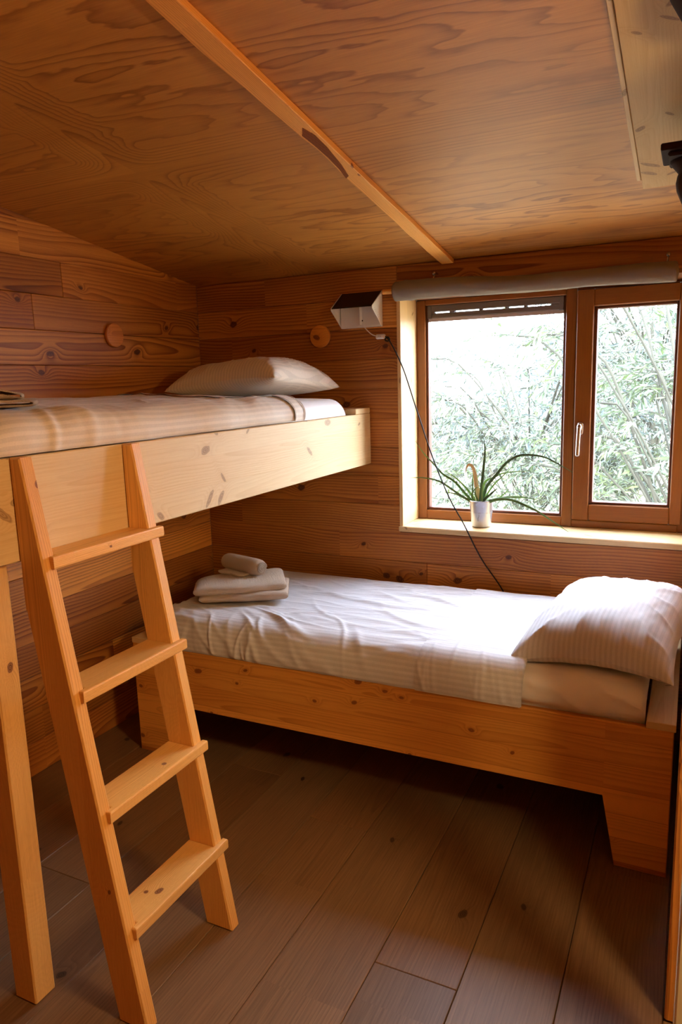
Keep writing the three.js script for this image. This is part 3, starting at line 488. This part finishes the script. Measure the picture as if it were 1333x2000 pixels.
{ // dark turned ornaments and the door at the right edge
  const o = thing('wall_ornament', 'dark turned wooden bracket with a stepped slab at the right edge under the ceiling', 'ornament', [XR, 2.11, 1.0]);
  const lathe = (pts, m = 28) => new THREE.LatheGeometry(pts.map((p) => new THREE.Vector2(...p)), m, 0, Math.PI * 2);
  part('slab', chamferBox(0.165, 0.017, 0.16, 0.003), M.darkWood, o, [-0.0832, 0, 0]);
  part('fillet', chamferBox(0.148, 0.012, 0.13, 0.004), M.darkWood, o, [-0.0747, -0.0145, 0]);
  part('corbel', lathe([[0, -0.24], [0.03, -0.235], [0.05, -0.2], [0.06, -0.17], [0.085, -0.13], [0.1, -0.095], [0.103, -0.075], [0.1, -0.058], [0.098, -0.052], [0.104, -0.044], [0.116, -0.03], [0.12, -0.021], [0, -0.021]]), M.darkWood, o, [-0.026 - 0.001, 0, 0]).scale.set(1, 1, 0.6);
  const q = thing('wall_ornament', 'dark rounded object hanging under the ceiling in the top right corner', 'ornament', [XR, 2.31, 1.55]);
  part('bowl', lathe([[0, -0.16], [0.06, -0.15], [0.11, -0.115], [0.14, -0.06], [0.15, -0.03], [0.15, -0.034 + 0.01], [0.12, -0.01], [0, -0.02]]), M.darkWood, q, [0, 0, 0]);
}
{
  const t = structure('trim_4'); addBoard('door_casing', t, [2.373, 0, 1.44], [XR, 2.1, 1.5], 1, 'wall', M.wall[1], 0.004);
  const d = structure('door_1'); const c = chamferBox(0.032, 1.98, 0.12, 0.004); part('door_jamb', c, M.cream, d, [2.406, 0.991, 1.7]);
}
// ---------------------------------------------------------------- plant on the sill
{
  const p = thing('plant_pot', 'small dented zinc pot on the window sill holding the spiky plant', 'pot', [1.485, 0.866, -0.105]);
  const zinc = new THREE.MeshStandardMaterial({ color: 0xb9bac4, metalness: 0.85, roughness: 0.38, roughnessMap: texture(256, 256, (u, v) => { const q = 140 + 110 * fbm(u * 6, v * 6, 3); return [q, q, q]; }, false) });
  part('bucket', new THREE.LatheGeometry([[0, 0.001], [0.043, 0.001], [0.045, 0.003], [0.0505, 0.066], [0.0518, 0.068], [0.0518, 0.071], [0.0512, 0.073], [0.0565, 0.119], [0.0595, 0.122], [0.0595, 0.1255], [0.057, 0.127], [0.0555, 0.124], [0.05, 0.07], [0.044, 0.006], [0, 0.005]].map((q) => new THREE.Vector2(...q)), 56), zinc, p);
  const soil = gridSurface(40, 10, (fu, fv) => { const a = fu * Math.PI * 2, r = fv * 0.0535; return [Math.cos(a) * r, 0.11 + 0.006 * vn(Math.cos(a) * r * 200 + 9, Math.sin(a) * r * 200, 3), Math.sin(a) * r, fu, fv]; });
  part('soil', soil, new THREE.MeshStandardMaterial({ color: 0x4a3524, roughness: 1 }), p);
  const v = thing('potted_plant', 'spiky green plant with long thin arching leaves in the zinc pot', 'plant', [1.485, 0.978, -0.105]);
  const green = variants(null, [[0.1, 0.22, 0.06], [0.07, 0.16, 0.05], [0.16, 0.3, 0.08]], 0.4); green.forEach((m) => { m.color.multiplyScalar(1.0); });
  const dead = new THREE.MeshStandardMaterial({ color: 0xd8b98c, roughness: 0.7, side: THREE.DoubleSide });
  // leaf: curve points [x, y] with depth from z0 to z1; width w; gutter cross-section
  const leaf = (pts, z0, z1, w, mat, name = 'leaf') => {
    const cv = new THREE.CatmullRomCurve3(pts.map(([x, y], i) => new THREE.Vector3(x, y - 0.112, z0 + (z1 - z0) * (i / (pts.length - 1))))), n = 30, m = 8;
    const g = gridSurface(m, n, (fu, fv) => {
      const c = cv.getPoint(fv), t = cv.getTangent(fv), up = new THREE.Vector3(0, 0, 1), sd = new THREE.Vector3().crossVectors(t, up).normalize(), nm = new THREE.Vector3().crossVectors(sd, t).normalize();
      const ww = w * (fv < 0.12 ? 1.15 - fv : 1) * Math.pow(Math.max(0.015, 1 - fv), 0.55), a = fu * Math.PI * 2, px = Math.cos(a), py = Math.sin(a) * 0.45 + 0.25 * px * px;
      const q = c.addScaledVector(sd, px * ww * 0.5).addScaledVector(nm, py * ww * 0.5); return [q.x, q.y, q.z, fu, fv];
    });
    return part(name, g, mat, v);
  };
  const LV = [
    [[[-0.012, 0.105], [-0.038, 0.118], [-0.076, 0.157], [-0.126, 0.211], [-0.184, 0.247], [-0.217, 0.284], [-0.275, 0.345], [-0.313, 0.401]], 0.006, 0.03, 0.011, 0],
    [[[-0.008, 0.104], [-0.031, 0.116], [-0.069, 0.138], [-0.12, 0.174], [-0.184, 0.216], [-0.256, 0.232], [-0.323, 0.232]], 0.012, 0.09, 0.011, 0],
    [[[-0.006, 0.108], [-0.028, 0.116], [-0.044, 0.133], [-0.082, 0.175], [-0.133, 0.22], [-0.191, 0.253]], -0.01, -0.04, 0.011, 2],
    [[[-0.012, 0.106], [-0.038, 0.118], [-0.076, 0.141], [-0.114, 0.158], [-0.165, 0.165]], 0.02, 0.06, 0.01, 2],
    [[[-0.04, 0.104], [-0.044, 0.118], [-0.045, 0.183], [-0.044, 0.257], [-0.043, 0.321]], 0.0, -0.02, 0.007, 1],
    [[[-0.015, 0.104], [-0.022, 0.119], [-0.038, 0.146], [-0.019, 0.184], [-0.004, 0.191]], 0.02, 0.04, 0.008, 2],
    [[[0, 0.104], [0, 0.12], [0.006, 0.191], [0.016, 0.283], [0.023, 0.356], [0.019, 0.413]], 0.01, 0.03, 0.014, 1],
    [[[0.006, 0.106], [0.012, 0.136], [0.03, 0.192], [0.079, 0.254], [0.126, 0.31], [0.179, 0.34], [0.243, 0.344], [0.3, 0.334], [0.357, 0.306], [0.417, 0.272]], 0.01, 0.05, 0.0125, 1],
    [[[0.0, 0.16], [0.012, 0.21], [0.055, 0.232], [0.091, 0.249], [0.151, 0.258], [0.233, 0.262]], -0.02, -0.05, 0.008, 2],
    [[[0.004, 0.106], [0.012, 0.133], [0.049, 0.192], [0.091, 0.236], [0.144, 0.289]], -0.02, -0.04, 0.008, 2],
    [[[0.008, 0.106], [0.022, 0.133], [0.055, 0.162], [0.085, 0.191]], 0.02, 0.04, 0.013, 1],
    [[[0.01, 0.106], [0.037, 0.121], [0.092, 0.139], [0.152, 0.139], [0.212, 0.12], [0.271, 0.096], [0.341, 0.055], [0.41, 0.014]], 0.02, 0.08, 0.013, 0],
    [[[0.02, 0.108], [0.055, 0.128], [0.116, 0.14], [0.182, 0.143], [0.223, 0.138], [0.261, 0.13]], -0.01, -0.03, 0.009, 0],
    [[[0.02, 0.108], [0.068, 0.129], [0.098, 0.152], [0.122, 0.18]], -0.02, -0.04, 0.007, 2],
    [[[-0.004, 0.106], [-0.006, 0.122], [-0.019, 0.159], [-0.016, 0.184]], 0.03, 0.04, 0.01, 2],
    [[[0.008, 0.104], [0.012, 0.15], [0.014, 0.2], [0.008, 0.215]], 0.03, 0.035, 0.009, 2],
  ];
  for (const [pts, z0, z1, w, k] of LV) leaf(pts, z0, z1, w * 1.35, green[k]);
  leaf([[-0.01, 0.15], [-0.022, 0.2], [-0.03, 0.25], [-0.045, 0.285], [-0.06, 0.29], [-0.072, 0.272], [-0.074, 0.25]], 0.005, 0.0, 0.021, dead, 'dry_leaf').userData.label = 'dry curled straw-coloured leaf';
  leaf([[-0.012, 0.115], [-0.018, 0.17], [-0.028, 0.22], [-0.034, 0.27]], 0.01, 0.01, 0.022, dead, 'dry_leaf').userData.label = 'dry straw-coloured leaf standing upright';
}
// ---------------------------------------------------------------- outside: meadow and willows
{
  const g = structure('ground'); const gm = new THREE.MeshStandardMaterial({ color: 0x8a8268, roughness: 1 });
  part('meadow', new THREE.BoxGeometry(60, 0.2, 60), gm, g, [1, -0.75, -30.5]);
}
const leafGeo = (() => { const p = [], idx = [], n = 5; for (let i = 0; i <= n; i++) { const t = i / n, w = 0.5 * Math.sin(Math.PI * Math.pow(t, 0.75)) * 0.16 + 0.004, y = t, z = -0.22 * t * t; p.push(-w, y, z + 0.03 * (w / 0.08), 0, y, z, w, y, z + 0.03 * (w / 0.08)); if (i) { const a = (i - 1) * 3, b = i * 3; idx.push(a, a + 1, b + 1, a, b + 1, b, a + 1, a + 2, b + 2, a + 1, b + 2, b + 1); } } const g = new THREE.BufferGeometry(); g.setAttribute('position', new THREE.Float32BufferAttribute(p, 3)); g.setIndex(idx); g.computeVertexNormals(); return g; })();
const leafMat = new THREE.MeshPhysicalMaterial({ color: 0xffffff, roughness: 0.6, transmission: 0.4, thickness: 0, side: THREE.DoubleSide });
const barkMat = new THREE.MeshStandardMaterial({ color: 0x36362c, roughness: 0.95 });
function willow(label, base, o) {
  const R = rng(o.seed), t = thing('willow_tree', label, 'tree', base, o.group), twigs = [], mats = [], cols = [], V = (x, y, z) => new THREE.Vector3(x, y, z), q = new THREE.Quaternion(), up = V(0, 1, 0);
  part('trunk', tube([[0, -0.05, 0], [0.03, o.h * 0.3, 0.02], [-0.02, o.h * 0.6, 0]], o.trunk, 12, 8), barkMat, t);
  for (let b = 0; b < o.branches; b++) {
    const a = R() * Math.PI * 2, y0 = o.h * (0.1 + 0.45 * R()), reach = o.r * (0.5 + 0.6 * R()), rise = o.h * (0.2 + 0.5 * R());
    const e = [Math.cos(a) * reach, Math.min(o.h, y0 + rise), Math.sin(a) * reach * 0.8], pts = [[0, y0, 0], [e[0] * 0.45, y0 + (e[1] - y0) * 0.6, e[2] * 0.45], [e[0] * 0.8, y0 + (e[1] - y0) * 0.95, e[2] * 0.8], [e[0], e[1] - 0.05, e[2]]];
    if (b < o.shown) part('branch', tube(pts, o.trunk * 0.28, 16, 6), barkMat, t); else twigs.push(tube(pts, o.trunk * 0.2, 10, 4));
    const cv = new THREE.CatmullRomCurve3(pts.map((p) => V(...p)));
    for (let k = 0; k < o.twigs; k++) {
      const s = cv.getPoint(0.25 + 0.75 * R()), ta = a + (R() - 0.5) * 3, tl = o.twigLen * (0.5 + R());
      const w = [s, s.clone().add(V(Math.cos(ta) * tl * 0.5, tl * (0.25 * R()), Math.sin(ta) * tl * 0.5)), s.clone().add(V(Math.cos(ta) * tl * 0.85, -tl * (0.35 * R() - 0.05), Math.sin(ta) * tl * 0.85))];
      const tc = new THREE.CatmullRomCurve3(w); if (o.near) twigs.push(new THREE.TubeGeometry(tc, 6, 0.0028, 4));
      for (let j = 0; j < o.leaves; j++) {
        const f = (j + R()) / o.leaves, p = tc.getPoint(f), dir = tc.getTangent(f).add(V(R() - 0.5, R() * 0.6 - 0.55, R() - 0.5).multiplyScalar(1.5)).normalize();
        q.setFromUnitVectors(up, dir).multiply(new THREE.Quaternion().setFromAxisAngle(up, R() * 6.3)); const sc = o.leaf * (0.6 + 0.7 * R());
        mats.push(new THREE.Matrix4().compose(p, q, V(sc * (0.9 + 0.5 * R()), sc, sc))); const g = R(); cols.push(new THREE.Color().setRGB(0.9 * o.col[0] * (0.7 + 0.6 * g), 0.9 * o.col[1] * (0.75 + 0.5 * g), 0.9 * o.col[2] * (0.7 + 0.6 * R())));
      }
    }
  }
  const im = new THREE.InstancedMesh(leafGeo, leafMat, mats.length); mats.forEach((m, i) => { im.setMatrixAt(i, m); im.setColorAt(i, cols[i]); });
  im.name = 'foliage'; im.userData.kind = 'stuff'; im.castShadow = im.receiveShadow = true; t.add(im);
  if (twigs.length) { const tw = part('twigs', mergeGeometries(twigs.map((g) => g.toNonIndexed())), barkMat, t); tw.userData.kind = 'stuff'; }
  return mats.length;
}
const GY = -0.65;
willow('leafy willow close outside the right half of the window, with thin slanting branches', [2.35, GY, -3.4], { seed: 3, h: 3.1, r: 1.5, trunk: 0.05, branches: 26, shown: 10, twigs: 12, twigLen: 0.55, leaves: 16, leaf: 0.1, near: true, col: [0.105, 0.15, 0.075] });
willow('lower willow behind the middle of the window, its leaves coloured paler for distance haze', [0.6, GY, -5.6], { seed: 8, h: 2.5, r: 1.6, trunk: 0.05, branches: 30, shown: 6, twigs: 14, twigLen: 0.6, leaves: 16, leaf: 0.1, near: true, col: [0.12, 0.155, 0.11] });
willow('willow farthest left outside the window beneath open sky, haze put into its leaf colour', [-1.0, GY, -9.5], { seed: 12, h: 1.75, r: 2.2, trunk: 0.06, branches: 36, shown: 4, twigs: 16, twigLen: 0.8, leaves: 16, leaf: 0.12, near: false, col: [0.14, 0.18, 0.145] });  // distance haze put into the paler, bluer leaf colour
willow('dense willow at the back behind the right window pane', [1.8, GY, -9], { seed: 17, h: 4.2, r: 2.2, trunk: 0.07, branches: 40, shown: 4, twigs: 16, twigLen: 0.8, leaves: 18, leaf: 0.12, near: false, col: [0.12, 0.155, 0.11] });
[[-6.5, -15, 1.55], [-3.6, -13.5, 1.6], [-0.9, -18, 2.2], [1.2, -13, 3.0], [-9.5, -16, 1.6]].forEach(([x, z, h], i) => willow(['rounded pale willow far out at the left of the window', 'far willow through the left pane above the plant, haze put into its leaf colour', 'far willow standing behind the middle of the left pane', 'taller far willow behind the window mullion', 'outermost far willow at the left, mostly hidden by the window jamb'][i], [x, GY, z], { seed: 40 + i, h, r: 2.3, trunk: 0.07, branches: 40, shown: 3, twigs: 14, twigLen: 0.9, leaves: 12, leaf: 0.2, near: false, col: [0.15, 0.19, 0.16], group: undefined }));  // far crowns carry the haze in their pale leaf colour
willow('low leafy willow shrub directly behind the plant pot outside the left pane', [0.75, GY, -4.5], { seed: 61, h: 1.45, r: 0.9, trunk: 0.025, branches: 26, shown: 4, twigs: 14, twigLen: 0.45, leaves: 14, leaf: 0.09, near: true, col: [0.13, 0.17, 0.1] });
willow('low willow shrub in the lower part of the right window pane', [2.0, GY, -5.4], { seed: 67, h: 1.5, r: 0.9, trunk: 0.025, branches: 24, shown: 4, twigs: 14, twigLen: 0.45, leaves: 14, leaf: 0.09, near: true, col: [0.13, 0.17, 0.1] });
renderer.render(scene, camera);
